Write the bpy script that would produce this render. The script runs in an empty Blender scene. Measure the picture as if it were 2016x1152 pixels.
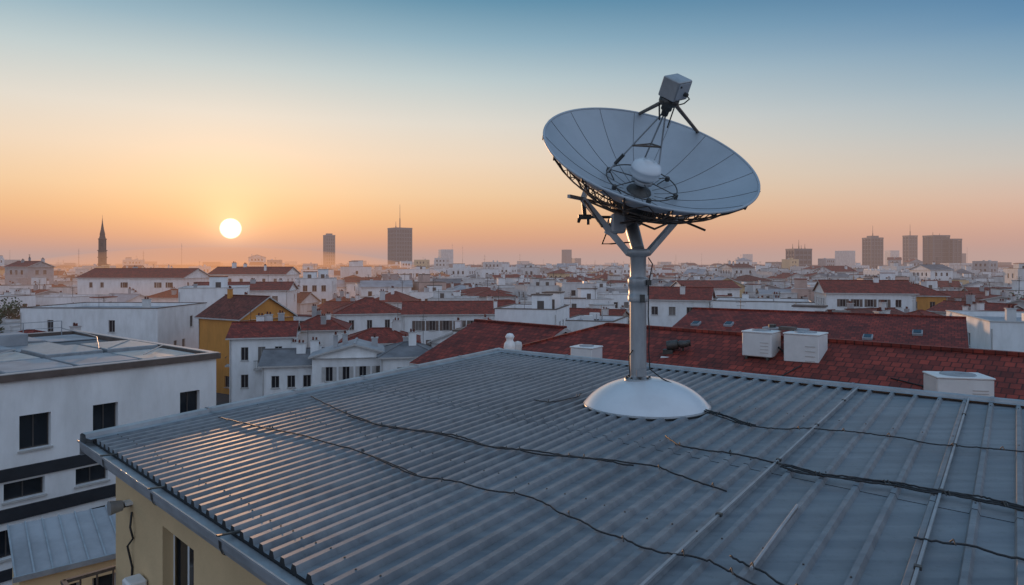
import bpy, math, random
from mathutils import Vector, Matrix, noise
random.seed(7)
scene=bpy.context.scene
COL=scene.collection
CZ=15.2; RZ=13.0

# ---------------------------------------------------------------- materials
def mk(name,col,rough=0.7,metal=0.0,var=0.15,nscale=1.5,bump=0.0,bscale=20,coord='UV',kind=None,stretch=None,col2=None,spec=0.5):
    m=bpy.data.materials.new(name); m.use_nodes=True
    nt=m.node_tree; N=nt.nodes; Lk=nt.links
    b=N['Principled BSDF']; b.inputs['Roughness'].default_value=rough; b.inputs['Metallic'].default_value=metal
    b.inputs['Specular IOR Level'].default_value=spec
    tc=N.new('ShaderNodeTexCoord'); mp=N.new('ShaderNodeMapping')
    Lk.new(tc.outputs[coord],mp.inputs['Vector'])
    if stretch: mp.inputs['Scale'].default_value=stretch
    n=N.new('ShaderNodeTexNoise'); n.inputs['Scale'].default_value=nscale; n.inputs['Detail'].default_value=6; n.inputs['Roughness'].default_value=0.65
    Lk.new(mp.outputs[0],n.inputs['Vector'])
    r=N.new('ShaderNodeValToRGB')
    c2=col2 if col2 else [c*(1-var*2) for c in col]
    r.color_ramp.elements[0].position=0.3; r.color_ramp.elements[0].color=(*c2,1)
    r.color_ramp.elements[1].position=0.62; r.color_ramp.elements[1].color=(*col,1)
    Lk.new(n.outputs['Fac'],r.inputs[0])
    out=r.outputs[0]
    if kind=='tile':
        mp2=N.new('ShaderNodeMapping'); Lk.new(tc.outputs['UV'],mp2.inputs['Vector'])
        br=N.new('ShaderNodeTexBrick'); Lk.new(mp2.outputs[0],br.inputs['Vector'])
        br.inputs['Scale'].default_value=1.0; br.inputs['Brick Width'].default_value=0.26; br.inputs['Row Height'].default_value=0.3
        br.inputs['Mortar Size'].default_value=0.02; br.inputs['Mortar Smooth'].default_value=0.4
        br.inputs['Color1'].default_value=(1,1,1,1); br.inputs['Color2'].default_value=(0.4,0.35,0.35,1); br.inputs['Mortar'].default_value=(0.16,0.14,0.14,1)
        mx=N.new('ShaderNodeMix'); mx.data_type='RGBA'; mx.blend_type='MULTIPLY'; mx.inputs[0].default_value=0.9
        Lk.new(out,mx.inputs[6]); Lk.new(br.outputs['Color'],mx.inputs[7]); out=mx.outputs[2]
        bp=N.new('ShaderNodeBump'); bp.inputs['Strength'].default_value=0.8; bp.inputs['Distance'].default_value=0.03
        Lk.new(br.outputs['Color'],bp.inputs['Height']); Lk.new(bp.outputs[0],b.inputs['Normal'])
    elif bump>0:
        n2=N.new('ShaderNodeTexNoise'); n2.inputs['Scale'].default_value=bscale; n2.inputs['Detail'].default_value=4
        Lk.new(mp.outputs[0],n2.inputs['Vector'])
        bp=N.new('ShaderNodeBump'); bp.inputs['Strength'].default_value=bump; bp.inputs['Distance'].default_value=0.02
        Lk.new(n2.outputs['Fac'],bp.inputs['Height']); Lk.new(bp.outputs[0],b.inputs['Normal'])
    if kind=='plaster':
        mp3=N.new('ShaderNodeMapping'); Lk.new(tc.outputs['UV'],mp3.inputs['Vector']); mp3.inputs['Scale'].default_value=(1.1,.3,1)
        n3=N.new('ShaderNodeTexNoise'); n3.inputs['Scale'].default_value=1.2; n3.inputs['Detail'].default_value=8; n3.inputs['Roughness'].default_value=.6; Lk.new(mp3.outputs[0],n3.inputs['Vector'])
        r3=N.new('ShaderNodeValToRGB'); r3.color_ramp.elements[0].position=.32; r3.color_ramp.elements[0].color=(.66,.64,.61,1); r3.color_ramp.elements[1].position=.58; r3.color_ramp.elements[1].color=(1,1,1,1)
        Lk.new(n3.outputs['Fac'],r3.inputs[0])
        mx=N.new('ShaderNodeMix'); mx.data_type='RGBA'; mx.blend_type='MULTIPLY'; mx.inputs[0].default_value=.38
        Lk.new(out,mx.inputs[6]); Lk.new(r3.outputs[0],mx.inputs[7]); out=mx.outputs[2]
    if kind=='rv':
        mp3=N.new('ShaderNodeMapping'); Lk.new(tc.outputs['Object'],mp3.inputs['Vector'])
        mp3.inputs['Rotation'].default_value=(0,0,math.radians(-57)); mp3.inputs['Scale'].default_value=(.35,7,1)
        n3=N.new('ShaderNodeTexNoise'); n3.inputs['Scale'].default_value=1.0; n3.inputs['Detail'].default_value=5; Lk.new(mp3.outputs[0],n3.inputs['Vector'])
        r3=N.new('ShaderNodeValToRGB'); r3.color_ramp.elements[0].position=.35; r3.color_ramp.elements[0].color=(.74,.75,.78,1); r3.color_ramp.elements[1].position=.62; r3.color_ramp.elements[1].color=(1.06,1.05,1.04,1)
        Lk.new(n3.outputs['Fac'],r3.inputs[0])
        mx=N.new('ShaderNodeMix'); mx.data_type='RGBA'; mx.blend_type='MULTIPLY'; mx.inputs[0].default_value=1
        Lk.new(out,mx.inputs[6]); Lk.new(r3.outputs[0],mx.inputs[7]); out=mx.outputs[2]
        n4=N.new('ShaderNodeTexNoise'); n4.inputs['Scale'].default_value=9; n4.inputs['Detail'].default_value=8; n4.inputs['Roughness'].default_value=.75; Lk.new(tc.outputs['Object'],n4.inputs['Vector'])
        r4=N.new('ShaderNodeValToRGB'); r4.color_ramp.elements[0].position=.34; r4.color_ramp.elements[0].color=(.6,.59,.57,1); r4.color_ramp.elements[1].position=.46; r4.color_ramp.elements[1].color=(1,1,1,1)
        Lk.new(n4.outputs['Fac'],r4.inputs[0])
        mx=N.new('ShaderNodeMix'); mx.data_type='RGBA'; mx.blend_type='MULTIPLY'; mx.inputs[0].default_value=.4
        Lk.new(out,mx.inputs[6]); Lk.new(r4.outputs[0],mx.inputs[7]); out=mx.outputs[2]
        mr=N.new('ShaderNodeMapRange'); mr.inputs[3].default_value=max(0.05,rough-0.08); mr.inputs[4].default_value=rough+0.18
        Lk.new(n3.outputs['Fac'],mr.inputs[0]); Lk.new(mr.outputs[0],b.inputs['Roughness'])
    Lk.new(out,b.inputs['Base Color'])
    return m
M={}
M['white']=mk('white_plaster',(0.80,0.80,0.80),0.85,var=0.06,nscale=0.6,stretch=(1.2,0.5,1),bump=0.15,bscale=14,kind='plaster')
M['white2']=mk('aged_white_plaster',(0.66,0.65,0.64),0.85,var=0.12,nscale=0.7,stretch=(1.2,0.5,1),bump=0.15,bscale=14,kind='plaster')
M['grey']=mk('grey_plaster',(0.40,0.40,0.41),0.85,var=0.14,nscale=0.7)
M['cream']=mk('cream_plaster',(0.66,0.47,0.26),0.85,var=0.08,nscale=0.8,bump=0.25,bscale=18)
M['ochre']=mk('ochre_plaster',(0.62,0.27,0.055),0.85,var=0.12,nscale=0.7,stretch=(1.4,0.4,1))
M['pink']=mk('pinkish_plaster',(0.55,0.38,0.32),0.85,var=0.12,nscale=0.7)
M['tile']=mk('red_roof_tiles',(0.35,0.046,0.025),0.8,var=0.32,nscale=0.9,kind='tile')
M['tile2']=mk('weathered_roof_tiles',(0.24,0.058,0.038),0.85,var=0.28,nscale=0.9,kind='tile')
M['deck']=mk('flat_roof_felt',(0.18,0.18,0.19),0.85,var=0.25,nscale=0.5)
M['deck2']=mk('flat_roof_pale',(0.34,0.35,0.37),0.7,var=0.2,nscale=0.5)
M['cap']=mk('parapet_cap',(0.13,0.095,0.08),0.7,var=0.2,nscale=2)
M['trim']=mk('stone_trim',(0.48,0.46,0.44),0.8,var=0.12,nscale=2)
M['glass']=mk('window_glass',(0.018,0.022,0.028),0.12,var=0.2,nscale=0.6)
M['blind']=mk('window_blind',(0.16,0.15,0.14),0.6,var=0.2,nscale=1)
M['frame']=mk('window_frame',(0.35,0.34,0.33),0.5,var=0.1)
M['dframe']=mk('dark_window_frame',(0.07,0.06,0.055),0.5,var=0.1)
M['band']=mk('dark_band',(0.022,0.024,0.03),0.7,var=0.2)
M['roofm']=mk('corrugated_metal',(0.235,0.255,0.275),0.50,metal=0.25,var=0.12,nscale=.8,stretch=(1,1,1),bump=0.06,bscale=4,kind='rv',coord='Object',spec=.4)
M['flash']=mk('metal_flashing',(0.36,0.38,0.40),0.42,metal=0.3,var=0.15,nscale=3,bump=0.08,bscale=9,coord='Object')
M['seam']=mk('seam_metal',(0.34,0.36,0.38),0.48,metal=0.3,var=0.15,nscale=4,coord='Object')
M['gutter']=mk('gutter_metal',(0.44,0.46,0.49),0.35,metal=0.35,var=0.15,nscale=3,coord='Object')
M['dark']=mk('dark_gap',(0.02,0.02,0.022),0.8)
M['cable']=mk('cable_rubber',(0.016,0.016,0.018),0.55)
M['dish']=mk('dish_paint',(0.38,0.42,0.46),0.45,metal=0.1,var=0.07,nscale=1.2,coord='Object',bump=0.03,bscale=3)
M['dishw']=mk('white_enamel',(0.66,0.69,0.72),0.22,metal=0.0,var=0.05,nscale=2,coord='Object')
M['pole']=mk('galvanised_pole',(0.38,0.39,0.40),0.42,metal=0.3,var=0.15,nscale=5,coord='Object',stretch=(1,1,0.3))
M['steel']=mk('dark_steel',(0.09,0.085,0.08),0.5,metal=0.5,var=0.25,nscale=6,coord='Object')
M['rust']=mk('rusty_steel',(0.15,0.115,0.095),0.6,metal=0.3,var=0.3,nscale=7,coord='Object')
M['ac']=mk('white_painted_metal',(0.70,0.70,0.69),0.45,var=0.07,nscale=2)
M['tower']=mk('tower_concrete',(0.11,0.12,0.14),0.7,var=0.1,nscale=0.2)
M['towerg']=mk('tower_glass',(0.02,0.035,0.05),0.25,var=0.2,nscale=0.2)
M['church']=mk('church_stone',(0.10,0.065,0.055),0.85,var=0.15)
M['ground']=mk('street_asphalt',(0.06,0.06,0.062),0.9,var=0.2,nscale=0.15,coord='Object')
M['hill']=mk('hill_scrub',(0.07,0.075,0.07),0.95,var=0.2,nscale=0.01,coord='Object')
M['bark']=mk('tree_bark',(0.08,0.06,0.045),0.9)
M['leaf']=mk('tree_leaves',(0.055,0.085,0.03),0.7,var=0.25,nscale=0.8,coord='Object')
M['leaf2']=mk('tree_leaves_shaded',(0.03,0.05,0.02),0.7,var=0.25,nscale=0.8,coord='Object')

# ---------------------------------------------------------------- mesh builder
class MB:
    def __init__(s): s.v=[];s.f=[];s.m=[];s.sm=[];s.slots=[];s.M=Matrix.Identity(4)
    def mi(s,mat):
        mat=M[mat]
        if mat not in s.slots: s.slots.append(mat)
        return s.slots.index(mat)
    def poly(s,pts,mat,smooth=False):
        i=len(s.v); s.v+=[tuple(s.M@Vector(p)) for p in pts]; s.f.append(tuple(range(i,i+len(pts)))); s.m.append(s.mi(mat)); s.sm.append(smooth)
    def grid(s,rows,mat,smooth=True,closed=False):
        i=len(s.v); n=len(rows[0])
        for r in rows: s.v+=[tuple(s.M@Vector(p)) for p in r]
        k=s.mi(mat)
        for a in range(len(rows)-1):
            for b in range(n if closed else n-1):
                c=(b+1)%n
                s.f.append((i+a*n+b,i+a*n+c,i+(a+1)*n+c,i+(a+1)*n+b)); s.m.append(k); s.sm.append(smooth)
    def box(s,x0,x1,y0,y1,z0,z1,mat,bottom=True):
        p=[(x0,y0,z0),(x1,y0,z0),(x1,y1,z0),(x0,y1,z0),(x0,y0,z1),(x1,y0,z1),(x1,y1,z1),(x0,y1,z1)]
        F=[(0,1,5,4),(1,2,6,5),(2,3,7,6),(3,0,4,7),(4,5,6,7)]+([(3,2,1,0)] if bottom else [])
        i=len(s.v); s.v+=[tuple(s.M@Vector(q)) for q in p]; k=s.mi(mat)
        for f in F: s.f.append(tuple(i+j for j in f)); s.m.append(k); s.sm.append(False)
    def bbox(s,x0,x1,y0,y1,z0,z1,mat,c=0.02):
        def ring(x0,x1,y0,y1,z,c):
            return [(x0+c,y0,z),(x1-c,y0,z),(x1,y0+c,z),(x1,y1-c,z),(x1-c,y1,z),(x0+c,y1,z),(x0,y1-c,z),(x0,y0+c,z)]
        rows=[ring(x0+c,x1-c,y0+c,y1-c,z0,c*0.5),ring(x0,x1,y0,y1,z0+c,c),ring(x0,x1,y0,y1,z1-c,c),ring(x0+c,x1-c,y0+c,y1-c,z1,c*0.5)]
        s.grid(rows,mat,False,True); s.poly(rows[-1],mat); s.poly(rows[0][::-1],mat)
    def beam(s,p0,p1,w,h,mat,off=0.0):
        a=Vector(p0);b=Vector(p1);d=(b-a).normalized();up=Vector((0,0,1))
        if abs(d.z)>0.95: up=Vector((0,1,0))
        r=d.cross(up).normalized();u=r.cross(d)
        q=[(-w/2,-h/2),(w/2,-h/2),(w/2,h/2),(-w/2,h/2)]
        A=[a+r*(x+off)+u*y for x,y in q];B=[b+r*(x+off)+u*y for x,y in q]
        for i in range(4):
            j=(i+1)%4; s.poly([A[i],A[j],B[j],B[i]],mat)
        s.poly(A[::-1],mat); s.poly(B,mat)
    def tube(s,p0,p1,r0,r1,mat,n=10,caps=True):
        s.path([p0,p1],[r0,r1],mat,n,caps)
    def path(s,pts,r,mat,n=6,caps=True,closed=False):
        pts=[Vector(p) for p in pts]; rows=[]; L=len(pts)
        if not isinstance(r,(list,tuple)): r=[r]*L
        prev=None
        for i,p in enumerate(pts):
            if closed: d=pts[(i+1)%L]-pts[i-1]
            else: d=(pts[min(i+1,L-1)]-pts[max(i-1,0)])
            d.normalize()
            if prev is None:
                a=Vector((0,0,1)) if abs(d.z)<0.9 else Vector((1,0,0))
                u=d.cross(a).normalized()
            else:
                u=(prev-d*prev.dot(d)).normalized()
            prev=u; w=d.cross(u)
            rows.append([p+(u*math.cos(t)+w*math.sin(t))*r[i] for t in [2*math.pi*k/n for k in range(n)]])
        if closed: rows.append(rows[0])
        s.grid(rows,mat,True,True)
        if caps and not closed: s.poly(rows[0][::-1],mat); s.poly(rows[-1],mat)
    def lathe(s,prof,mat,n=24,c=(0,0,0)):
        rows=[[(c[0]+r*math.cos(2*math.pi*k/n),c[1]+r*math.sin(2*math.pi*k/n),c[2]+z) for k in range(n)] for r,z in prof]
        s.grid(rows,mat,True,True)
    def build(s,name,parent=None,uv=True):
        me=bpy.data.meshes.new(name); me.from_pydata(s.v,[],s.f)
        for m in s.slots: me.materials.append(m)
        me.polygons.foreach_set('material_index',s.m); me.polygons.foreach_set('use_smooth',s.sm)
        if uv:
            ul=me.uv_layers.new(name='UVMap'); arr=[0.0]*(2*len(me.loops)); li=0
            Z=Vector((0,0,1))
            V=s.v
            for f in s.f:
                a=Vector(V[f[0]]);b=Vector(V[f[1]]);c=Vector(V[f[2]])
                n=(b-a).cross(c-a)
                if n.length<1e-9: n=Vector((0,0,1))
                n.normalize()
                if abs(n.z)>0.999: u=Vector((1,0,0)); v=Vector((0,1,0))
                else:
                    u=Z.cross(n).normalized(); v=n.cross(u)
                for k in f:
                    p=Vector(V[k]); arr[li]=p.dot(u); arr[li+1]=p.dot(v); li+=2
            ul.data.foreach_set('uv',arr)
        me.update()
        o=bpy.data.objects.new(name,me); COL.objects.link(o)
        if parent: o.parent=parent
        return o
def empty(name,loc=(0,0,0)):
    o=bpy.data.objects.new(name,None); COL.objects.link(o); return o

# ---------------------------------------------------------------- walls / houses
def wall(mb,a,b,z0,z1,wins,mat,lvl=2,frame='frame',depth=0.16,glass=None):
    a=Vector((a[0],a[1],0));b=Vector((b[0],b[1],0)); L=(b-a).length; d=(b-a)/L; n=Vector((d.y,-d.x,0))
    P=lambda u,v,o=0.0: a+d*u+n*o+Vector((0,0,v))
    wins=[w for w in wins if w[0]>0.05 and w[1]<L-0.05 and w[2]>z0+0.02 and w[3]<z1-0.02]
    if lvl==0 or not wins:
        mb.poly([P(0,z0),P(L,z0),P(L,z1),P(0,z1)],mat)
        for w in wins:
            mb.poly([P(w[0],w[2],.03),P(w[1],w[2],.03),P(w[1],w[3],.03),P(w[0],w[3],.03)],'glass')
        return
    us=sorted({0.0,L}|{w[0] for w in wins}|{w[1] for w in wins}); vs=sorted({z0,z1}|{w[2] for w in wins}|{w[3] for w in wins})
    for j in range(len(vs)-1):
        start=None
        for i in range(len(us)-1):
            cu=(us[i]+us[i+1])/2;cv=(vs[j]+vs[j+1])/2
            inside=any(w[0]<cu<w[1] and w[2]<cv<w[3] for w in wins)
            if not inside and start is None: start=us[i]
            if start is not None and (inside or i==len(us)-2):
                e=us[i] if inside else us[i+1]
                mb.poly([P(start,vs[j]),P(e,vs[j]),P(e,vs[j+1]),P(start,vs[j+1])],mat); start=None
    shut=lvl>=2 and glass is None and random.random()<.2
    shm=random.choice(['cap','band','trim'])
    for w in wins:
        u0,u1,v0,v1=w[:4]; D=-depth
        mb.poly([P(u0,v0),P(u0,v0,D),P(u0,v1,D),P(u0,v1)],mat); mb.poly([P(u1,v0,D),P(u1,v0),P(u1,v1),P(u1,v1,D)],mat)
        mb.poly([P(u0,v0),P(u1,v0),P(u1,v0,D),P(u0,v0,D)],mat); mb.poly([P(u0,v1,D),P(u1,v1,D),P(u1,v1),P(u0,v1)],mat)
        g=glass or ('glass' if random.random()<0.8 else 'blind')
        mb.poly([P(u0,v0,D),P(u1,v0,D),P(u1,v1,D),P(u0,v1,D)],g)
        if lvl>=2:
            t=0.05;o=D+0.03
            def q(x0,x1,y0,y1,oo=o,m=frame): mb.poly([P(x0,y0,oo),P(x1,y0,oo),P(x1,y1,oo),P(x0,y1,oo)],m)
            q(u0,u0+t,v0,v1);q(u1-t,u1,v0,v1);q(u0+t,u1-t,v0,v0+t);q(u0+t,u1-t,v1-t,v1)
            um=(u0+u1)/2; q(um-t/2,um+t/2,v0+t,v1-t)
            s0,s1=u0-.06,u1+.06
            A=[P(s0,v0-.07,.002),P(s1,v0-.07,.002),P(s1,v0-.07,.08),P(s0,v0-.07,.08)]
            B=[p+Vector((0,0,.068)) for p in A]
            mb.poly([A[3],A[2],B[2],B[3]],'trim');mb.poly([B[0],B[3],B[2],B[1]],'trim');mb.poly([A[0],A[3],B[3],B[0]],'trim');mb.poly([A[2],A[1],B[1],B[2]],'trim')
            if shut and random.random()<.8:
                hw=(u1-u0)/2
                for (x0,x1) in ((u0-hw,u0-.02),(u1+.02,u1+hw)):
                    if x0>.05 and x1<L-.05: q(x0,x1,v0,v1,.04,shm)
            if len(w)>4 and w[4]=='b':
                c0=u0-.35;c1=u1+.35;zf=v0-.25
                for (x0,x1,o0,o1,za,zb,m) in ((c0,c1,.003,.85,zf-.12,zf,'trim'),(c0,c1,.80,.84,zf+.85,zf+.9,'steel')):
                    q8=[P(x0,za,o0),P(x1,za,o0),P(x1,za,o1),P(x0,za,o1),P(x0,zb,o0),P(x1,zb,o0),P(x1,zb,o1),P(x0,zb,o1)]
                    for f in ((0,1,2,3),(4,5,6,7),(3,2,6,7),(0,3,7,4),(1,2,6,5)): mb.poly([q8[k] for k in f],m)
                k=c0+.05
                while k<c1: 
                    mb.poly([P(k,zf,.82),P(k+.03,zf,.82),P(k+.03,zf+.86,.82),P(k,zf+.86,.82)],'steel'); k+=.16
def winrow(L,z1,z0=0,sp=2.5,ww=0.95,wh=1.35,fh=2.9,drop=1.0,skip=0.1,balc=0.0):
    out=[]; n=int((L-1.0)/sp)
    if n<1: 
        if L<2.2: return out
        n=1
    off=(L-(n-1)*sp)/2
    z=z1-drop-wh
    while z>z0+0.3:
        for i in range(n):
            if random.random()<skip: continue
            u=off+i*sp
            if balc and random.random()<balc and z>2.5: out.append((u-ww/2,u+ww/2,z-.6,z+wh,'b'))
            else: out.append((u-ww/2,u+ww/2,z,z+wh))
        z-=fh
    return out
def house(mb,cx,cy,w,d,ang,zw,roof='flat',rise=1.5,wm='white',rm='tile',lvl=2,clutter=True,z0=0.0,skip=0.08,sp=None,wwid=None,balc=0.0):
    keep=mb.M; mb.M=keep@Matrix.Translation((cx,cy,0))@Matrix.Rotation(ang,4,'Z')
    x0,x1,y0,y1=-w/2,w/2,-d/2,d/2
    zt=zw+(0.45 if roof=='flat' else 0)
    C=[(x0,y0),(x1,y0),(x1,y1),(x0,y1)]
    sp=sp or random.uniform(1.7,2.7)
    ww=wwid or random.uniform(.75,1.05); wh=random.uniform(1.1,1.5)
    for i in range(4):
        a=C[i];b=C[(i+1)%4]; L=w if i%2==0 else d
        far=(i==2)
        wins=[] if (far and lvl<2) else winrow(L,zw,z0,sp,ww,wh,skip=skip if random.random()<.85 else .6,balc=balc)
        wall(mb,a,b,z0,zt,wins,wm,lvl)
    if lvl>=2:
        for (px,py) in ((x0+.12,y0-.07),(x1-.12,y0-.07)):
            if random.random()<.6: mb.tube((px,py,z0),(px,py,zw-.1),.05,.05,'trim',6)
    if roof=='flat':
        t=0.22
        if lvl>=1:
            cm=random.choice(['cap','trim','trim','cap','white2'])
            for (a,b,c,e) in [(x0-.06,x1+.06,y0-.06,y0+t),(x0-.06,x1+.06,y1-t,y1+.06),(x0-.06,x0+t,y0+t,y1-t),(x1-t,x1+.06,y0+t,y1-t)]:
                mb.box(a,b,c,e,zt,zt+.09,cm)
            for (a,b) in [((x0+t,y0+t),(x1-t,y0+t)),((x1-t,y0+t),(x1-t,y1-t)),((x1-t,y1-t),(x0+t,y1-t)),((x0+t,y1-t),(x0+t,y0+t))]:
                mb.poly([(a[0],a[1],zw),(b[0],b[1],zw),(b[0],b[1],zt),(a[0],a[1],zt)],wm)
        dm=random.choice(['deck','deck2','deck2'])
        mb.poly([(x0+t,y0+t,zw),(x1-t,y0+t,zw),(x1-t,y1-t,zw),(x0+t,y1-t,zw)],dm)
    else:
        e=0.35; sl=rise/(d/2); ze=zw-e*sl; th=.12
        zr=zw+rise
        hip=min(w/2-.4,d/2) if roof=='hip' else 0
        X0,X1,Y0,Y1=x0-e,x1+e,y0-e,y1+e
        if roof=='hip':
            r0=(x0+hip,0,zr);r1=(x1-hip,0,zr)
            T=[[(X0,Y0,ze+th),(X1,Y0,ze+th),(r1[0],0,zr+th),(r0[0],0,zr+th)],[(X1,Y1,ze+th),(X0,Y1,ze+th),(r0[0],0,zr+th),(r1[0],0,zr+th)],
               [(X1,Y0,ze+th),(X1,Y1,ze+th),(r1[0],0,zr+th)],[(X0,Y1,ze+th),(X0,Y0,ze+th),(r0[0],0,zr+th)]]
            for t in T: mb.poly(t,rm)
            if lvl>=1:
                for a,b in [((X0,Y0),(r0[0],0)),((X0,Y1),(r0[0],0)),((X1,Y0),(r1[0],0)),((X1,Y1),(r1[0],0))]:
                    mb.beam((a[0],a[1],ze+th+.02),(b[0],b[1],zr+th+.02),.18,.08,rm)
        else:
            mb.poly([(X0,Y0,ze+th),(X1,Y0,ze+th),(X1,0,zr+th),(X0,0,zr+th)],rm)
            mb.poly([(X1,Y1,ze+th),(X0,Y1,ze+th),(X0,0,zr+th),(X1,0,zr+th)],rm)
            mb.poly([(x1,y0,zw),(x1,y1,zw),(x1,0,zr)],wm); mb.poly([(x0,y1,zw),(x0,y0,zw),(x0,0,zr)],wm)
            for X,sg in ((X0,-1),(X1,1)):
                for Y in (Y0,Y1):
                    mb.poly([(X,Y,ze-.06),(X,0,zr-.06),(X,0,zr+th),(X,Y,ze+th)],'trim')
        mb.poly([(X0,Y0,ze-.04),(X1,Y0,ze-.04),(X1,Y0,ze+th),(X0,Y0,ze+th)],'trim'); mb.poly([(X1,Y1,ze-.04),(X0,Y1,ze-.04),(X0,Y1,ze+th),(X1,Y1,ze+th)],'trim')
        mb.poly([(X0,Y0,ze-.04),(X0,Y1,ze-.04),(X1,Y1,ze-.04),(X1,Y0,ze-.04)],'white2')
        if lvl>=1: mb.beam((x0+hip-(e if not hip else 0),0,zr+th+.03),(x1-hip+(e if not hip else 0),0,zr+th+.03),.22,.1,rm)
    if clutter:
        def ztop(px,py):
            if roof=='flat': return zw
            return zw+rise*(1-abs(py)/(d/2))-.1
        for k in range(random.choice([1,2,2,3,4])):
            px=random.uniform(x0*.7,x1*.7);py=random.uniform(y0*.7,y1*.7); z=ztop(px,py)
            c=random.random()
            if c<.45 or roof!='flat':
                s=random.uniform(.25,.45);h=random.uniform(.8,1.5)
                mb.box(px-s,px+s,py-s*.7,py+s*.7,z,z+h,random.choice([wm,'white2','grey']),False)
                if lvl>=1:
                    mb.box(px-s-.06,px+s+.06,py-s*.7-.06,py+s*.7+.06,z+h,z+h+.09,'trim')
                    mb.tube((px-s*.4,py,z+h+.09),(px-s*.4,py,z+h+.4),.11,.09,'tile2',6); mb.tube((px+s*.4,py,z+h+.09),(px+s*.4,py,z+h+.35),.11,.09,'tile2',6)
            elif c<.75:
                a=random.uniform(1.0,max(1.1,min(w,d)*.26));b=random.uniform(1.0,2.0);h=random.uniform(1.4,2.6)
                px=max(x0+a+.3,min(x1-a-.3,px));py=max(y0+b*.7+.3,min(y1-b*.7-.3,py))
                mb.box(px-a,px+a,py-b*.7,py+b*.7,z,z+h,wm,False); mb.box(px-a-.1,px+a+.1,py-b*.7-.1,py+b*.7+.1,z+h,z+h+.14,random.choice(['trim','tile','cap']))
                if lvl>=1: mb.poly([(px-.4,py-b*.7-.02,z+.05),(px+.4,py-b*.7-.02,z+.05),(px+.4,py-b*.7-.02,z+1.3),(px-.4,py-b*.7-.02,z+1.3)],'dframe')
            else:
                mb.box(px-.6,px+.6,py-.4,py+.4,z+.15,z+.95,'ac'); mb.box(px-.5,px+.5,py-.3,py+.3,z,z+.15,'dark')
                if lvl>=1: mb.tube((px+1,py,z),(px+1,py,z+1.2),.06,.06,'flash',5)
        if random.random()<.45:
            px=random.uniform(x0*.6,x1*.6);z=ztop(px,0);h=random.uniform(1.8,3.2)
            r=.025 if lvl==2 else .05
            mb.tube((px,0,z),(px,0,z+h),r,r,'steel',4)
            for q in (0,.3,.6): mb.beam((px-.5+q*.3,0,z+h-q),(px+.5-q*.3,0,z+h-q),r,r,'steel')
    mb.M=keep
KEEP=[]
def single(name,cx,cy,w,d,angdeg,zw,roof='flat',rise=1.5,**k):
    mb=MB(); house(mb,cx,cy,w,d,math.radians(angdeg),zw,roof,rise,**k); KEEP.append((cx,cy,max(w,d)*.55+1.5)); 
    return mb.build(name)

# ---------------------------------------------------------------- MAIN BUILDING
main=empty('yellow_building')
Lc=Vector((-5.216,8.497,RZ)); Fc=Vector((-0.352,16.896,RZ))
dB=Vector((0.786,-0.619,0)).normalized(); dC=Vector((0.711,-0.703,0)).normalized()
KMAX=19.5
cP=lambda k:Lc+dC*(.905*k); bP=lambda k:Fc+dB*k
mb=MB()
k=0.12
prof=[(0.0,0.0)]
ribs=[]
while k<KMAX-.5:
    if k<5.6: p=.19;rw=.095;h=.048;g=.020
    elif k<8.1: p=.24;rw=.10;h=.048;g=.022
    else: p=.34;rw=.085;h=.048;g=.020
    prof+=[(k,0),(k+g,h),(k+rw-g,h),(k+rw,0)]; ribs.append((k+rw/2,h))
    k+=p
prof.append((KMAX,0))
segs=[(0.0,.46,0.0),(.45,1.0,.005)]
for a,b,zo in segs:
    rows=[]
    nS=10
    for i in range(nS+1):
        t=a+(b-a)*i/nS
        rows.append([cP(kk).lerp(bP(kk),t)+Vector((0,0,z+zo+.003*noise.noise((kk*.9,t*4,zo)))) for kk,z in prof])
    mb.grid(rows,'roofm',False)
    if zo>0:
        r0=rows[0]
        mb.grid([[p-Vector((0,0,.005)) for p in r0],r0],'dark',False)
r0=[cP(kk)+Vector((0,0,z)) for kk,z in prof]
mb.grid([[Vector((p.x,p.y,RZ-.03)) for p in r0],r0],'dark',False)
mb.build('corrugated_roof',main)
mb=MB()
for kk,h in ribs:
    for t in [.03,.25,.47,.72,.96]:
        if random.random()<.12: continue
        p=cP(kk).lerp(bP(kk),t+random.uniform(-.004,.004))+Vector((0,0,h+(.005 if t>.45 else 0)))
        if p.y>2: mb.tube(p,p+Vector((0,0,.009)),.008,.007,'steel',6)
mb.build('roof_screws',main)
mb=MB()
for kk in (8.12,9.72,11.3,14.0):
    a=cP(kk)+Vector((0,0,.056));b=bP(kk)+Vector((0,0,.064))
    mb.beam(a,b,.022,.022,'seam')
    for i in range(5):
        t=.1+i*.19; p=a.lerp(b,t); q=a.lerp(b,t+.004); mb.beam(p+Vector((0,0,.004)),q+Vector((0,0,.004)),.05,.026,'steel')
mb.tube((2.52,6.03,RZ+.07),(1.67,4.77,RZ+.07),.013,.013,'seam',8)
mb.build('roof_seams',main)
mb=MB()
pA=(Fc-Lc).normalized(); nA=Vector((-pA.y,pA.x,0)); nB=Vector((-dB.y,dB.x,0))
def lip(a,b,n,mat='flash'):
    pr=[(-.14,.052),(-.03,.056),(-.02,.10),(.06,.11),(.10,.085),(.11,-.16),(.08,-.17)]
    N=14; rows=[]
    for i in range(N+1):
        p=a.lerp(b,i/N); j=.006*noise.noise((p.x*2,p.y*2,1)); rows.append([p+n*(o+j)+Vector((0,0,z+j)) for o,z in pr])
    mb.grid(rows,mat,False)
lip(Lc-pA*.1,Fc+pA*.16,nA); lip(Fc-dB*.11,bP(KMAX),nB)
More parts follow.
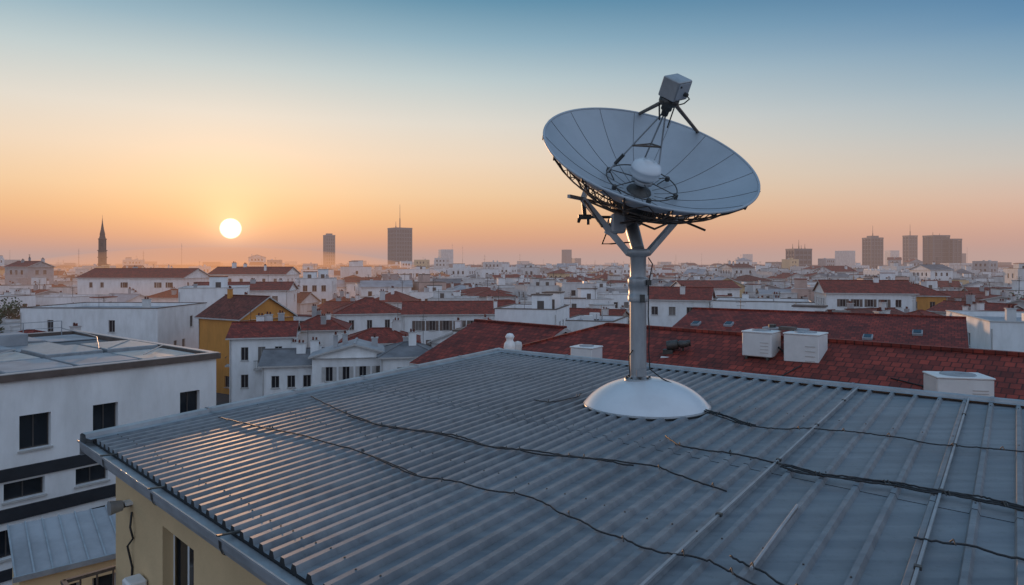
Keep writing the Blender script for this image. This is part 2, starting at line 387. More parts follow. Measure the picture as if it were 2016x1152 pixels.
for i in range(1,6):
    p=Lc.lerp(Fc,i/6.0)
    pr=[(-.145,.058),(-.03,.063),(-.02,.110),(.06,.120),(.110,.092),(.120,-.16)]
    mb.grid([[p+nA*o+Vector((0,0,z)) for o,z in pr],[p+pA*.05+nA*o+Vector((0,0,z)) for o,z in pr]],'seam',False)
for i in range(1,10):
    p=bP(i*2.0)
    mb.grid([[p+nB*o+Vector((0,0,z)) for o,z in pr],[p+dB*.05+nB*o+Vector((0,0,z)) for o,z in pr]],'seam',False)
mb.build('roof_edge_flashing',main)
mb=MB()
nC=Vector((dC.y,-dC.x,0))
a=Lc-dC*.1;b=cP(KMAX)
pr=[(-.05,-.02),(-.05,-.09),(-.02,-.135),(.05,-.155),(.10,-.13),(.12,-.08),(.125,.012),(.15,.022),(.15,.0),(.135,-.01)]
mb.grid([[a+nC*o+Vector((0,0,z)) for o,z in pr],[b+nC*o+Vector((0,0,z)) for o,z in pr]],'gutter',False)
mb.poly([a+nC*o+Vector((0,0,z)) for o,z in pr[:8]],'gutter')
mb.poly([a+nC*-.05+Vector((0,0,-.035)),b+nC*-.05+Vector((0,0,-.035)),b+nC*.123+Vector((0,0,-.035)),a+nC*.123+Vector((0,0,-.035))],'flash')
mb.beam(a+nC*-.09+Vector((0,0,-.14)),b+nC*-.09+Vector((0,0,-.14)),.06,.24,'flash')
s=.9
while s<17:
    p=Lc+dC*s
    q=[(-.052,-.02),(-.052,-.095),(-.02,-.142),(.05,-.163),(.105,-.137),(.127,-.08),(.133,0.018),(.157,.03)]
    mb.grid([[p+nC*o+Vector((0,0,z)) for o,z in q],[p+dC*.045+nC*o+Vector((0,0,z)) for o,z in q]],'steel',False)
    mb.beam(p+dC*.02-nC*.05+Vector((0,0,.01)),p+dC*.02+nC*.15+Vector((0,0,.025)),.03,.012,'steel')
    s+=1.62
mb.build('gutter',main)
mb=MB()
foot=[Lc+nC*-.12+pA*.05+Vector((.1,0,0)),cP(KMAX)-nC*.12,bP(KMAX)-nB*.1,Fc-nB*.1-nA*.1]
foot=[(p.x,p.y) for p in foot]
Lw=[(1.72,2.62,11.05,12.36),(5.2,6.3,11.05,12.36),(8.9,10,11.05,12.36),(12.5,13.6,11.05,12.36)]
LL=Lw+[(u0,u1,v0-3.1*i,v1-3.1*i) for i in (1,2,3) for (u0,u1,v0,v1) in Lw]
wall(mb,foot[0],foot[1],0,12.86,LL,'cream',2,'ac',.14,glass='glass')
for i in (1,2,3):
    a=Vector(foot[i]);b=Vector(foot[(i+1)%4])
    wall(mb,foot[i],foot[(i+1)%4],0,12.86,winrow((b-a).length,12.6,0,3.2,1.0,1.35,3.1,drop=.5),'cream',2,glass='glass')
mb.build('walls',main)
mb=MB()
wp=lambda s,z,o=0:Vector((foot[0][0],foot[0][1],z))+dC*s+nC*o
mb.tube(wp(.62,12.32,0),wp(.62,12.32,.16),.025,.025,'steel',8)
mb.tube(wp(.62,12.33,.1),wp(.62,12.33,.24),.06,.085,'pole',14)
mb.beam(wp(.56,12.35,.01),wp(.7,12.35,.01),.14,.03,'ac')
mb.path([wp(.7,12.25,.02),wp(.78,12.1,.06),wp(.75,11.95,.02),wp(.68,11.85,.06),wp(.72,11.6,.02),wp(.7,11.2,.03)],.012,'cable')
k=mb.M; mb.M=Matrix.Translation(wp(1.15,11.5,.12))@Matrix.Rotation(math.atan2(dC.y,dC.x),4,'Z')
mb.bbox(-.12,.12,-.10,.10,-.22,.14,'ac',.02)
mb.M=k
mb.build('wall_fittings',main)
mb=MB()
mb.M=Matrix.Translation(wp(-.05,10.6,0))@Matrix.Rotation(math.atan2(dC.y,dC.x),4,'Z')
mb.box(0,1.3,-.6,0,-.12,0,'trim')
for i in range(8): mb.tube((.04+i*.17,-.56,0),(.04+i*.17,-.56,.75),.012,.012,'rust',5)
mb.beam((0,-.56,.76),(1.3,-.56,.76),.05,.04,'rust')
for i in range(4): mb.tube((.02,-.56+.18*i,0),(.02,-.56+.18*i,.75),.012,.012,'rust',5)
mb.beam((.02,-.56,.76),(.02,0,.76),.05,.04,'rust')
mb.build('balcony',main)

# ---------------------------------------------------------------- cables
def cable(pts,r=.011,strands=1,name='roof_cable'):
    mb=MB()
    P=[Vector((x,y,RZ+.055)) for y,x in pts]
    fine=[]
    n=len(P)
    for i in range(n-1):
        p0=P[max(i-1,0)];p1=P[i];p2=P[i+1];p3=P[min(i+2,n-1)]
        for j in range(10):
            t=j/10.0
            fine.append(0.5*((2*p1)+(p2-p0)*t+(2*p0-5*p1+4*p2-p3)*t*t+(3*p1-p0-3*p2+p3)*t**3))
    fine.append(P[-1])
    for s in range(strands):
        q=[p+Vector((.035*noise.noise((i*.16,s*7.3,1))+.02*(s-(strands-1)/2),.07*noise.noise((i*.13,s*5.1,4))+.03*noise.noise((i*.5,s*2.1,7))+.01*s,.012*abs(noise.noise((i*.5,s,9)))+r+.008*s)) for i,p in enumerate(fine)]
        mb.path(q,r,'cable',6)
    for i in range(8,len(fine)-4,13):
        mb.path([fine[i]+Vector((.0,-.03,.01)),fine[i]+Vector((0,0,.045)),fine[i]+Vector((0,.04,.01))],.006,'steel',5)
    return mb.build(name)
cable([(9.52,-4.09),(8.67,-2.89),(7.85,-1.80),(6.91,-.967),(6.57,-.33),(6.24,.149),(5.81,.484),(5.38,.768),(5.09,1.07),(4.96,1.37),(4.68,1.54),(4.15,1.83),(3.72,2.2)],.0075,1)
cable([(9.50,-4.05),(8.65,-2.85),(7.83,-1.78),(6.95,-.967)],.006,1)
cable([(11.04,-3.25),(9.52,-2.18),(8.93,-1.58),(8.67,-.955),(8.06,-.288),(7.78,.243),(7.54,.797),(7.26,1.415),(6.83,1.74),(6.42,2.02)],.0085,1)
cable([(9.6,-2.3),(8.93,-1.58),(8.62,-.955),(8.02,-.288),(7.74,.243),(7.5,.797),(7.26,1.3)],.009,1)
cable([(8.49,1.91),(7.95,2.02),(7.74,2.43),(7.41,2.77),(7.08,2.91),(6.83,3.21),(6.64,3.62),(6.38,3.90),(6.18,4.24),(5.92,4.44),(5.48,4.9)],.009,1)
cable([(7.2,2.85),(6.85,3.15),(6.66,3.62),(6.40,3.90),(6.20,4.24),(5.94,4.44),(5.48,4.9)],.009,3)
cable([(9.94,2.79),(9.52,2.92),(9.07,3.12),(8.85,3.50),(8.85,4.03),(8.67,4.33),(8.49,4.69),(8.06,5.05),(7.95,5.45),(7.78,5.83),(7.5,6.6)],.008,1)
cable([(9.99,2.75),(9.6,2.99),(9.1,3.12),(9.0,3.22)],.010,2)
cable([(5.33,3.14),(5.17,3.43),(4.94,3.70),(4.76,4.1)],.009,1)
cable([(11.3,1.15),(10.9,1.0),(10.6,.6),(10.75,.35)],.007,1)
cable([(5.0,1.6),(4.75,1.72),(4.5,1.85),(4.3,2.1)],.008,1)

# ---------------------------------------------------------------- SATELLITE DISH
sd=empty('satellite_dish')
bc=Vector((2.06,10.48,RZ)); pp=Vector((1.93,10.45,RZ))
mb=MB()
R=.94;H=.40
mb.lathe([(R+.015,.035),(R+.02,.05),(R,.06),(R-.01,.062)],'pole',56,bc)
pf=[(R*math.sin(a)/math.sin(1.12),.062+H*(math.cos(a)-math.cos(1.12))/(1-math.cos(1.12))) for a in [1.12-1.12*i/16 for i in range(17)]]
pf[-1]=(.01,pf[-1][1]); mb.lathe(pf,'dishw',64,bc)
mb.lathe([(R-.02,.0),(R+.01,.0),(R+.015,.035)],'steel',56,bc)
for i in range(20):
    t=2*math.pi*i/20; p=bc+Vector((math.cos(t)*(R-.035),math.sin(t)*(R-.035),.075)); mb.tube(p,p+Vector((0,0,.012)),.014,.012,'pole',8)
mb.build('base_dome',sd)
mb=MB()
c=pp
mb.lathe([(.21,.40),(.21,.455),(.20,.46),(.13,.47),(.125,.52),(.125,1.62),(.125,1.63),(.152,1.63),(.155,1.64),(.155,1.72),(.145,1.73),(.145,1.86),(.155,1.87),(.155,1.97),(.15,1.98),(.128,1.99),(.122,2.02),(.122,2.3),(.13,2.31),(.19,2.33),(.19,2.41),(.17,2.43),(.0,2.435)],'pole',28,c)
for i in range(8):
    t=2*math.pi*i/8; p=c+Vector((math.cos(t)*.175,math.sin(t)*.175,.455)); mb.tube(p,p+Vector((0,0,.03)),.018,.018,'steel',6)
mb.beam(c+Vector((.0,-.165,1.68)),c+Vector((.07,-.165,1.68)),.03,.12,'steel')
mb.beam(c+Vector((.1,-.13,1.92)),c+Vector((.17,-.1,1.92)),.05,.08,'steel')
mb.path([c+Vector((.14,-.08,2.3)),c+Vector((.2,-.1,2.2)),c+Vector((.15,-.05,1.9)),c+Vector((.145,-.05,1.4)),c+Vector((.16,-.06,1.2)),c+Vector((.15,-.06,.9)),c+Vector((.17,-.05,.6)),c+Vector((.35,-.1,.46)),c+Vector((.7,-.25,.3))],.010,'cable')
mb.path([c+Vector((-.1,-.12,.9)),c+Vector((-.16,-.1,.8)),c+Vector((-.14,-.1,.5)),c+Vector((-.2,-.1,.46))],.01,'cable')
mb.bbox(c.x-.06,c.x+.08,c.y-.2,c.y-.12,c.z+.5,c.z+.62,'pole',.01)
mb.build('pole',sd)
n=Vector((.185,-.560,.806)).normalized()
RD=1.65;DD=.66
RCen=Vector((2.10,10.30,16.86)); V0=RCen-n*DD
xl=Vector((0,0,1)).cross(n).normalized(); yl=n.cross(xl)
# roll the reflector a few degrees about the line of sight side so its rim drops to the right
DM=Matrix.Translation(V0)@Matrix(((xl.x,yl.x,n.x,0),(xl.y,yl.y,n.y,0),(xl.z,yl.z,n.z,0),(0,0,0,1)))
pz=lambda r:DD*(r/RD)**2
pt=lambda r,t,o=0:(r*math.cos(t),r*math.sin(t),pz(r)+o)
mb=MB();mb.M=DM
rs=[.02]+[RD*i/22 for i in range(1,23)]
mb.lathe([(r,pz(r)) for r in rs],'dish',96)
mb.lathe([(r,pz(r)-.022) for r in rs],'dish',96)
mb.path([pt(RD,2*math.pi*i/96,-.01) for i in range(96)],.020,'dish',8,closed=True)
mb.build('reflector',sd)
mb=MB();mb.M=DM
NS=16
for i in range(NS):
    t=2*math.pi*(i+.35)/NS
    mb.path([pt(.25+(RD-.27)*j/14,t,.003) for j in range(15)],.003,'steel',5)
mb.build('panel_seams',sd)
mb=MB();mb.M=DM
NT=16
bo=lambda r:-.05-.26*max(0,1-(r/RD))**0.7
for i in range(NT):
    t=2*math.pi*(i+.35)/NT
    N8=8
    rj=lambda j:RD-.0-(RD-.32)*j/(N8-1)
    pts=[pt(rj(j),t,bo(rj(j))) for j in range(N8)]
    mb.path(pts,.012,'rust',5)
    for j in range(0,N8-1):
        r2=(rj(j)+rj(j+1))/2
        mb.path([pts[j],pt(r2,t,-.02),pts[j+1]],.008,'rust',4)
    mb.tube(pt(RD+.008,t,-.01),pt(RD+.004,t,-.075),.018,.014,'steel',6)
for rr in (1.35,1.0,.7,.4):
    mb.path([pt(rr,2*math.pi*i/48,bo(rr)) for i in range(48)],.012,'rust',5,closed=True)
for i in range(NT):
    t=2*math.pi*(i+.35)/NT;t2=2*math.pi*(i+1.35)/NT
    mb.path([pt(RD-.01,(t+t2)/2,-.03),pt(1.35,t2,bo(1.35)),pt(1.0,t,bo(1.0))],.008,'rust',4)
    mb.path([pt(RD-.01,(t+t2)/2,-.03),pt(1.35,t,bo(1.35))],.008,'rust',4)
mb.lathe([(.0,-.34),(.34,-.34),(.38,-.30),(.38,-.12),(.3,-.05)],'steel',28)
mb.lathe([(.0,-.52),(.20,-.52),(.22,-.50),(.22,-.30)],'pole',24)
mb.build('back_truss',sd)
mb=MB()
top=pp+Vector((0,0,2.43))
W=lambda x,y,z:DM@Vector((x,y,z))
la=W(-.85,.10,-.22);ra=W(.62,-.35,-.26); hb=W(0,0,-.5)
ft=top+Vector((0,0,-.06))
mb.beam(ft+Vector((-.15,0,0)),la,.12,.10,'pole');mb.beam(ft+Vector((.15,0,0)),ra,.09,.08,'pole')
mb.beam(la,W(-.6,.55,-.2),.07,.07,'pole'); mb.beam(la,W(-1.2,-.1,-.06),.05,.05,'pole')
mb.tube(top+Vector((0,0,-.02)),hb,.10,.12,'pole',16)
mb.beam(ft+Vector((0,.1,.05)),W(.1,.7,-.2),.08,.07,'pole')
mb.tube(W(-.42,-.3,-.42),W(-.1,-.1,-.42),.13,.13,'pole',18)
mb.tube(W(-.45,-.32,-.6),W(-.35,-.25,-.3),.10,.10,'pole',16)
mb.bbox(top.x-.42,top.x-.2,top.y-.12,top.y+.12,top.z+.24,top.z+.54,'pole',.03)
ga=la+Vector((.02,-.05,-.28))
mb.beam(la,ga,.06,.06,'steel'); mb.tube(ga+Vector((-.10,0,0)),ga+Vector((.10,0,0)),.04,.04,'steel',10)
mb.tube(ga+Vector((.05,0,-.02)),ga+Vector((.05,0,-.12)),.025,.025,'steel',8); mb.tube(ga+Vector((-.08,0,-.02)),ga+Vector((-.1,0,-.09)),.03,.02,'dark',8)
mb.tube(ga,W(-.4,-.2,-.35),.022,.022,'steel',8)
mb.tube(la,ra,.022,.022,'rust',8)
mb.tube(W(-.5,-.6,-.20),ra,.018,.018,'rust',8);mb.tube(W(0,-.75,-.2),ra,.016,.016,'rust',8);mb.tube(W(0,-.75,-.2),la,.016,.016,'rust',8)
mb.tube(ra,W(1.15,-.3,-.14),.020,.020,'pole',8); mb.tube(ra,W(.8,-.85,-.14),.018,.018,'rust',8)
mb.tube(ra,W(.85,.2,-.15),.018,.018,'pole',8); mb.tube(la,W(-.9,-.8,-.14),.018,.018,'rust',8)
mb.path([W(-.5,-.3,-.5),W(-.55,-.35,-.75),W(-.3,-.2,-.85),tuple(top+Vector((-.15,-.1,.1)))],.012,'cable')
mb.build('yoke_mount',sd)
mb=MB();mb.M=DM
mb.lathe([(.20,.015),(.18,.05),(.07,.08),(.065,.26),(.12,.28)],'steel',20)
mb.lathe([(.0,.25),(.17,.26),(.225,.30),(.23,.33),(.23,.40),(.24,.41),(.24,.43),(.225,.45),(.20,.50),(.12,.53),(.07,.535),(.065,.55),(.0,.555)],'dishw',36)
mb.lathe([(.10,.16),(.17,.18),(.17,.23),(.10,.25)],'pole',20)
mb.path([pt(.56,2*math.pi*i/48,.10) for i in range(48)],.010,'steel',6,closed=True)
for k_ in range(6):
    t=k_*math.pi/3+.3
    mb.tube(pt(.56,t,.1),pt(.42,t+.1,.01),.009,.009,'steel',6); 
    mb.tube(pt(.56,t,.1),(.13*math.cos(t),.13*math.sin(t),.22),.008,.008,'steel',6)
    q=pt(.56,t); mb.bbox(q[0]-.03,q[0]+.03,q[1]-.03,q[1]+.03,.12,.2,'steel',.008)
tip=(0,0,1.38)
s1=(.56*math.cos(2.6),.56*math.sin(2.6),.16);s2=(.50*math.cos(1.2),.50*math.sin(1.2),.16);s3=(.2,-.02,.4)
mb.tube(s1,tip,.014,.014,'pole',8);mb.tube(s2,tip,.014,.014,'pole',8);mb.tube(s3,tip,.014,.014,'pole',8)
l=lambda a,b,t:tuple(a[i]+(b[i]-a[i])*t for i in range(3))
mb.tube(l(s1,tip,.45),l(s3,tip,.4),.018,.018,'rust',8);mb.tube(l(s1,tip,.45),l(s2,tip,.45),.012,.012,'rust',8);mb.tube(l(s2,tip,.45),l(s3,tip,.4),.012,.012,'rust',8)
mb.tube(l(s1,tip,.15),l(s1,tip,.3),.028,.028,'steel',8)
mb.lathe([(.0,1.28),(.05,1.29),(.055,1.36),(.08,1.38),(.08,1.43),(.12,1.46),(.145,1.49),(.145,1.56),(.0,1.57)],'steel',20)
for th in (36,72):
    t=math.radians(th)
    mb.tube(pt(RD-.02,t,.01),(.10*math.cos(t),.10*math.sin(t),1.50),.028,.032,'rust',8)
mb.tube((-.13,.02,1.46),(-.05,0,1.21),.012,.012,'steel',6)
mb.tube((.09,-.05,1.46),(.12,0,1.1),.01,.01,'steel',6)
mb.build('feed_support',sd)
mb=MB();mb.M=DM@Matrix.Translation((0.03,0,1.57))@Matrix.Rotation(math.radians(28),4,'Z')
mb.bbox(-.17,.17,-.14,.14,0,.29,'pole',.012)
mb.bbox(-.15,.15,-.148,-.141,.03,.26,'dish',.003)
mb.tube((.05,-.14,.10),(.05,-.20,.10),.03,.03,'steel',10)
mb.path([(.05,-.18,.1),(.1,-.22,.05),(.12,-.15,-.05),(.08,-.05,-.12)],.01,'cable')
mb.tube((-.1,-.14,.22),(-.1,-.16,.22),.015,.015,'steel',8)
mb.build('feed_box',sd)

# ---------------------------------------------------------------- near red roofs behind
def ridge_house(name,p0,p1,half,zr,rise,roof,zbase=0,wm='white',rm='tile'):
    a=Vector(p0);b=Vector(p1);d=b-a;L=d.length;ang=math.atan2(d.y,d.x);c=(a+b)/2
    mb=MB(); w=L+(2*half if roof=='hip' else 0)
    house(mb,c.x,c.y,w,half*2,ang,zr-rise,roof,rise,wm,rm,2,False)
    KEEP.append((c.x,c.y,w*.5+half)); return mb.build(name)
ridge_house('red_roof_house',(3.9,28),(22,10.9),6.0,12.6,2.15,'hip')
ridge_house('red_roof_house',(-1.64,35.2),(2.2,31.6),4.0,12.15,1.6,'gable')
ridge_house('red_roof_house',(11.4,41.7),(22.6,34.6),4.6,12.35,1.0,'gable')
KEEP+= [(8,40,9),(20,36,9),(10,26,12),(18,18,12),(-20,58,9),(-14,56,8),(-26,62,7),(-32,68,6),(-36,74,5)]
for (x,y) in ((10.4,38.6),(12.0,37.8),(17.3,33.2),(19.6,33.0)):
    a=Vector((11.4,41.7));dd=(Vector((22.6,34.6))-a).normalized();pe=abs((Vector((x,y))-a).dot(Vector((dd.y,-dd.x))))
    z=12.35-pe*1.0/4.6+.1
    mb=MB();mb.M=Matrix.Translation((x,y,z))@Matrix.Rotation(math.atan2(dd.y,dd.x),4,'Z')@Matrix.Rotation(math.radians(12),4,'X')
    mb.bbox(-.22,.22,-.32,.32,0,.14,'deck2',.02); mb.bbox(-.16,.16,-.25,.25,.14,.16,'glass',.005); mb.build('skylight_window')
def acunit(cx,cy,z,w,d,h,ang,name='air_conditioner_unit'):
    mb=MB();mb.M=Matrix.Translation((cx,cy,z))@Matrix.Rotation(math.radians(ang),4,'Z')
    mb.bbox(-w/2,w/2,-d/2,d/2,.12,h,'ac',.025)
    mb.bbox(-w/2-.02,w/2+.02,-d/2-.02,d/2+.02,h,h+.05,'ac',.015)
    for sx in (-1,1):
        mb.box(sx*w*.36-.04,sx*w*.36+.04,-d/2,d/2,-.5,.12,'steel')
    mb.lathe([(w*.08,h+.052),(w*.09,h+.08),(w*.3,h+.08),(w*.32,h+.052)],'deck2',24)
    for i in range(4):
        z_=.25+i*(h-.45)/4; mb.box(w*.12,w*.40,-d/2-.012,-d/2-.002,z_,z_+.02,'trim')
    mb.path([(w/2,d*.2,.4),(w/2+.2,d*.1,.3),(w/2+.3,0,.05),(w/2+.3,-.4,-.25)],.03,'dark',6)
    mb.build(name)
acunit(8.15,22.3,12.1,.95,.9,.88,-40); acunit(9.25,21.5,11.95,1.05,.95,1.05,-40)
acunit(2.62,24.0,11.35,.85,.8,.92,-35); acunit(11.1,17.0,11.65,1.25,.9,.75,-12)
mb=MB();mb.M=Matrix.Translation((8.9,22.2,13.04))@Matrix.Rotation(math.radians(-40),4,'Z')
mb.bbox(-.8,.6,.1,.5,0,.06,'deck2',.01);mb.tube((-.5,.2,.06),(-.5,.2,.16),.12,.12,'steel',12);mb.bbox(-.2,.3,-.1,.2,0.02,.12,'cap',.01);mb.build('equipment_platform')
mb=MB();mb.M=Matrix.Translation((5.75,24,12.02))@Matrix.Rotation(math.radians(-20),4,'Z')@Matrix.Scale(.85,4)
mb.tube((-.35,0,.35),(.1,0,.42),.2,.2,'steel',14);mb.tube((.1,0,.42),(.6,.0,.5),.13,.13,'steel',12);mb.tube((.2,-.2,.45),(.55,-.2,.5),.16,.12,'steel',12)
mb.box(-.5,-.1,-.2,.2,-.3,.2,'steel');mb.bbox(-.55,.1,-.5,-.1,-.25,-.05,'ac',.02);mb.tube((.3,0,-.3),(.3,0,.4),.04,.04,'steel');mb.build('roof_blower')
mb=MB()
A0=Vector((3.9,28));dr=Vector((.728,-.686));dp=Vector((-.686,-.728))
def onr(s,p,o=.15): q=A0+dr*s+dp*p; return (q.x,q.y,12.6-p*2.15/6+o)
for pts in ([(8.5,1.8),(8,3),(7.5,4.2),(6.8,5.6)],[(11,2),(13,2.6),(15,2.2),(17,3)]):
    mb.path([onr(*p) for p in pts],.018,'cable',5)
mb.build('roof_wiring')
mb=MB();cx,cy=0.0,18.8
mb.M=Matrix.Translation((cx,cy,0))
mb.bbox(-.3,.22,-.2,.2,10.5,12.75,'white2',.03);mb.bbox(-.26,.16,-.24,.24,12.7,12.82,'white2',.02)
mb.lathe([(.14,12.82),(.17,12.9),(.15,13.02),(.09,13.1),(.1,13.15),(.13,13.2),(.08,13.28),(.0,13.3)],'white',16,(-.06,0,0))
mb.lathe([(.10,12.82),(.12,12.95),(.1,13.05),(.0,13.08)],'white2',14,(.16,.02,0))
mb.tube((-.4,-.1,12.4),(-.15,-.1,12.75),.09,.11,'white2',10)
mb.box(-1.2,1.0,-.5,.6,0,10.5,'white2');mb.build('white_chimney')

# ---------------------------------------------------------------- near white building (left)
wb=empty('white_flat_roof_building')
c0=Vector((-14.04,32.4,0)); du=Vector((-.623,-.782,0)); dn=Vector((-.782,.623,0))
ZT=10.75
mb=MB()
Wd=14.0;Dp=17.3
q0=c0+du*Wd; q1=c0; q2=c0+dn*Dp; q3=q0+dn*Dp
S=lambda s:Wd-s*1.35
W1=[];
for (s0,s1) in ((.59,1.27),(3.21,3.93),(5.05,5.83),(7.5,8.3)):
    W1.append((S(s1),S(s0),8.0,9.35))
W2=[(S(s1),S(s0),6.15,6.85) for (s0,s1) in ((.9,1.6),(3.5,4.4),(5.2,6.2),(7.3,8.1))]
W3=[(S(s1),S(s0),4.0,5.1) for (s0,s1) in ((.9,1.6),(3.2,4.0),(5.0,5.6),(5.8,6.4),(7.3,8.1))]
W4=[(S(s1),S(s0),1.2,2.6) for (s0,s1) in ((.9,1.6),(3.2,4.0),(5.0,5.8),(7.3,8.1))]
wall(mb,(q0.x,q0.y),(q1.x,q1.y),0,ZT,W1+W2+W3+W4,'white',2,'dframe',.3,glass='glass')
for a,b in ((q1,q2),(q2,q3),(q3,q0)):
    wall(mb,(a.x,a.y),(b.x,b.y),0,ZT,winrow((b-a).length,ZT-.3,0,2.9,1,1.35,2.9),'white',2,'dframe',.25,glass='glass')
mb.build('walls',wb)
mb=MB()
outn=-dn
for z0_,z1_ in ((6.95,7.42),(5.4,5.9),(3.2,3.6)):
    a=q0+outn*.05;b=q1+outn*.05
    mb.beam(a+Vector((0,0,(z0_+z1_)/2)),b+Vector((0,0,(z0_+z1_)/2)),.1,z1_-z0_,'band')
mb.build('dark_bands',wb)
mb=MB()
cen=(q0+q2)/2
mb.M=Matrix.Translation((cen.x,cen.y,0))@Matrix.Rotation(math.atan2(-du.y,-du.x),4,'Z')
hw=Wd/2;hd=Dp/2
mb.poly([(-hw,-hd,ZT),(hw,-hd,ZT),(hw,hd,ZT),(-hw,hd,ZT)],'deck')
for (a,b,c,d) in ((-hw-.15,hw+.15,-hd-.15,-hd+.25),(-hw-.15,hw+.15,hd-.25,hd+.15),(-hw-.15,-hw+.25,-hd+.25,hd-.25),(hw-.25,hw+.15,-hd+.25,hd-.25)):
    mb.box(a,b,c,d,ZT-.03,ZT+.24,'cap'); mb.box(a+.06,b-.06,c+.06,d-.06,ZT+.24,ZT+.27,'trim')
random.seed(3)
for i in range(5):
    for j in range(4):
        if random.random()<.1: continue
        x=-hw+.8+i*2.6;y=-hd+1.2+j*3.9
        mb.bbox(x,x+2.4,y,y+3.5,ZT+.02,ZT+.10+random.random()*.2,random.choice(['flash','deck2','seam','deck2']),.03)
        if random.random()<.6: mb.beam((x+.1,y+.2,ZT+.32),(x+2.3,y+3.2,ZT+.32),.05,.04,'trim')
mb.bbox(-3.4,-1.6,-1.0,2.5,ZT+.1,ZT+1.0,'ac',.05); mb.bbox(-3.5,-1.5,-1.1,2.6,ZT+1.0,ZT+1.08,'seam',.02)
mb.bbox(1.0,2.8,3.0,4.5,ZT+.1,ZT+.75,'deck2',.05)
for x in (-5,-2,1,4,6): 
    mb.tube((x,hd-.6,ZT),(x,hd-.6,ZT+.95),.03,.03,'seam',6)
mb.beam((-5,hd-.6,ZT+.95),(6,hd-.6,ZT+.95),.04,.04,'seam');mb.beam((-5,hd-.6,ZT+.55),(6,hd-.6,ZT+.55),.03,.03,'seam')
mb.path([(4,-3,ZT+.3),(5,0,ZT+.6),(6,4,ZT+.4),(6,8,ZT+.5)],.03,'seam',6)
mb.build('roof_deck',wb)
KEEP.append((cen.x,cen.y,15))
sh=empty('lean_to_shed')
mb=MB();mb.M=Matrix.Translation((-12.1,19.2,0))@Matrix.Rotation(math.radians(40),4,'Z')
zr=7.6
rows=[[( -1.6+3.2*i/8,-1.2,zr-.35),( -1.6+3.2*i/8,1.3,zr+.25)] for i in range(9)]
mb.grid(rows,'deck2',False)
mb.grid([[(a[0],a[1],a[2]-.08) for a in r] for r in rows],'deck2',False)
for i in range(9): mb.beam((-1.6+.4*i,-1.2,zr-.33),(-1.6+.4*i,1.3,zr+.27),.04,.04,'flash')
mb.beam((-1.65,-1.2,zr-.38),(1.65,-1.2,zr-.38),.06,.14,'flash')
wall(mb,(-1.5,-1.05),(1.5,-1.05),0,zr-.42,[(.3,1.3,5.4,6.7),(1.6,2.7,5.4,6.7)],'cream',2,glass='glass')
wall(mb,(1.5,-1.05),(1.5,1.2),0,zr-.42,[],'cream',1);wall(mb,(-1.5,1.2),(-1.5,-1.05),0,zr-.42,[],'cream',1)
mb.build('body',sh)

# ---------------------------------------------------------------- individually placed houses
random.seed(11)
H=single
H('ochre_house',-32.6,84,7.4,8,-30,8.9,'gable',2.3,wm='ochre',rm='tile2',sp=3)
H('white_house',-27.6,76.5,6.4,8,14,7.4,'gable',1.2,rm='tile',sp=1.7,wwid=.75,balc=.3)
H('white_house',-21.8,71,7.0,7,12,5.2,'gable',1.1,rm='deck',sp=1.5,wwid=.75,balc=.2)
H('white_house',-15.8,69,4.6,8,100,6.2,'gable',1.1,rm='deck2',sp=1.6,wwid=.7)
H('white_house',-10.6,69,5.4,7,12,6.3,'hip',.9,rm='deck',sp=1.6,wwid=.7)
H('white_house',-16,83,9,7,8,6.0,'hip',1.3)
H('white_house',-26,93,7,8,10,6.6,'hip',1.5)
H('white_house',-22.5,107,10,9,14,7.8,'hip',2.0)
H('white_house',-8.4,108,17,8,6,7.6,'gable',1.6)
H('white_house',-43.5,152,8,9,10,11.6)
H('white_house',2.6,82,7.2,9,-14,9.6)
H('white_house',10.5,86,6.5,9,-20,7.9)
H('white_house',-3.6,60,5.2,6,-10,7.4,'flat')
H('white_house',-51.8,90,17.5,12,-3,9.3,'flat',wm='white',skip=.75)
H('white_house',-48.5,112,10,12,20,11.0,'flat',skip=.8)
H('white_house',-50,128,17,10,8,10.4,'gable',1.3,skip=.6)
H('white_house',-83,155,24,12,-4,12.2,'gable',1.9,skip=.5)
H('white_house',-62,165,18,10,-2,12.8,'gable',1.6)
H('cream_house',58,113,13,10,-14,10.6,'gable',1.8,wm='white')
H('ochre_house',69,117,7,9,-14,10.0,'hip',1.6,wm='ochre')
H('white_house',45.8,61,9,14,-20,10.0,'flat',skip=.6)
H('white_house',30,66,12,9,-30,8.6,'flat')
H('white_house',19,60,9,8,-28,8.2,'gable',1.2)
H('white_house',33,90,12,9,-20,10,'flat')
H('white_house',24,100,10,9,-20,10.2,'gable',1.5)
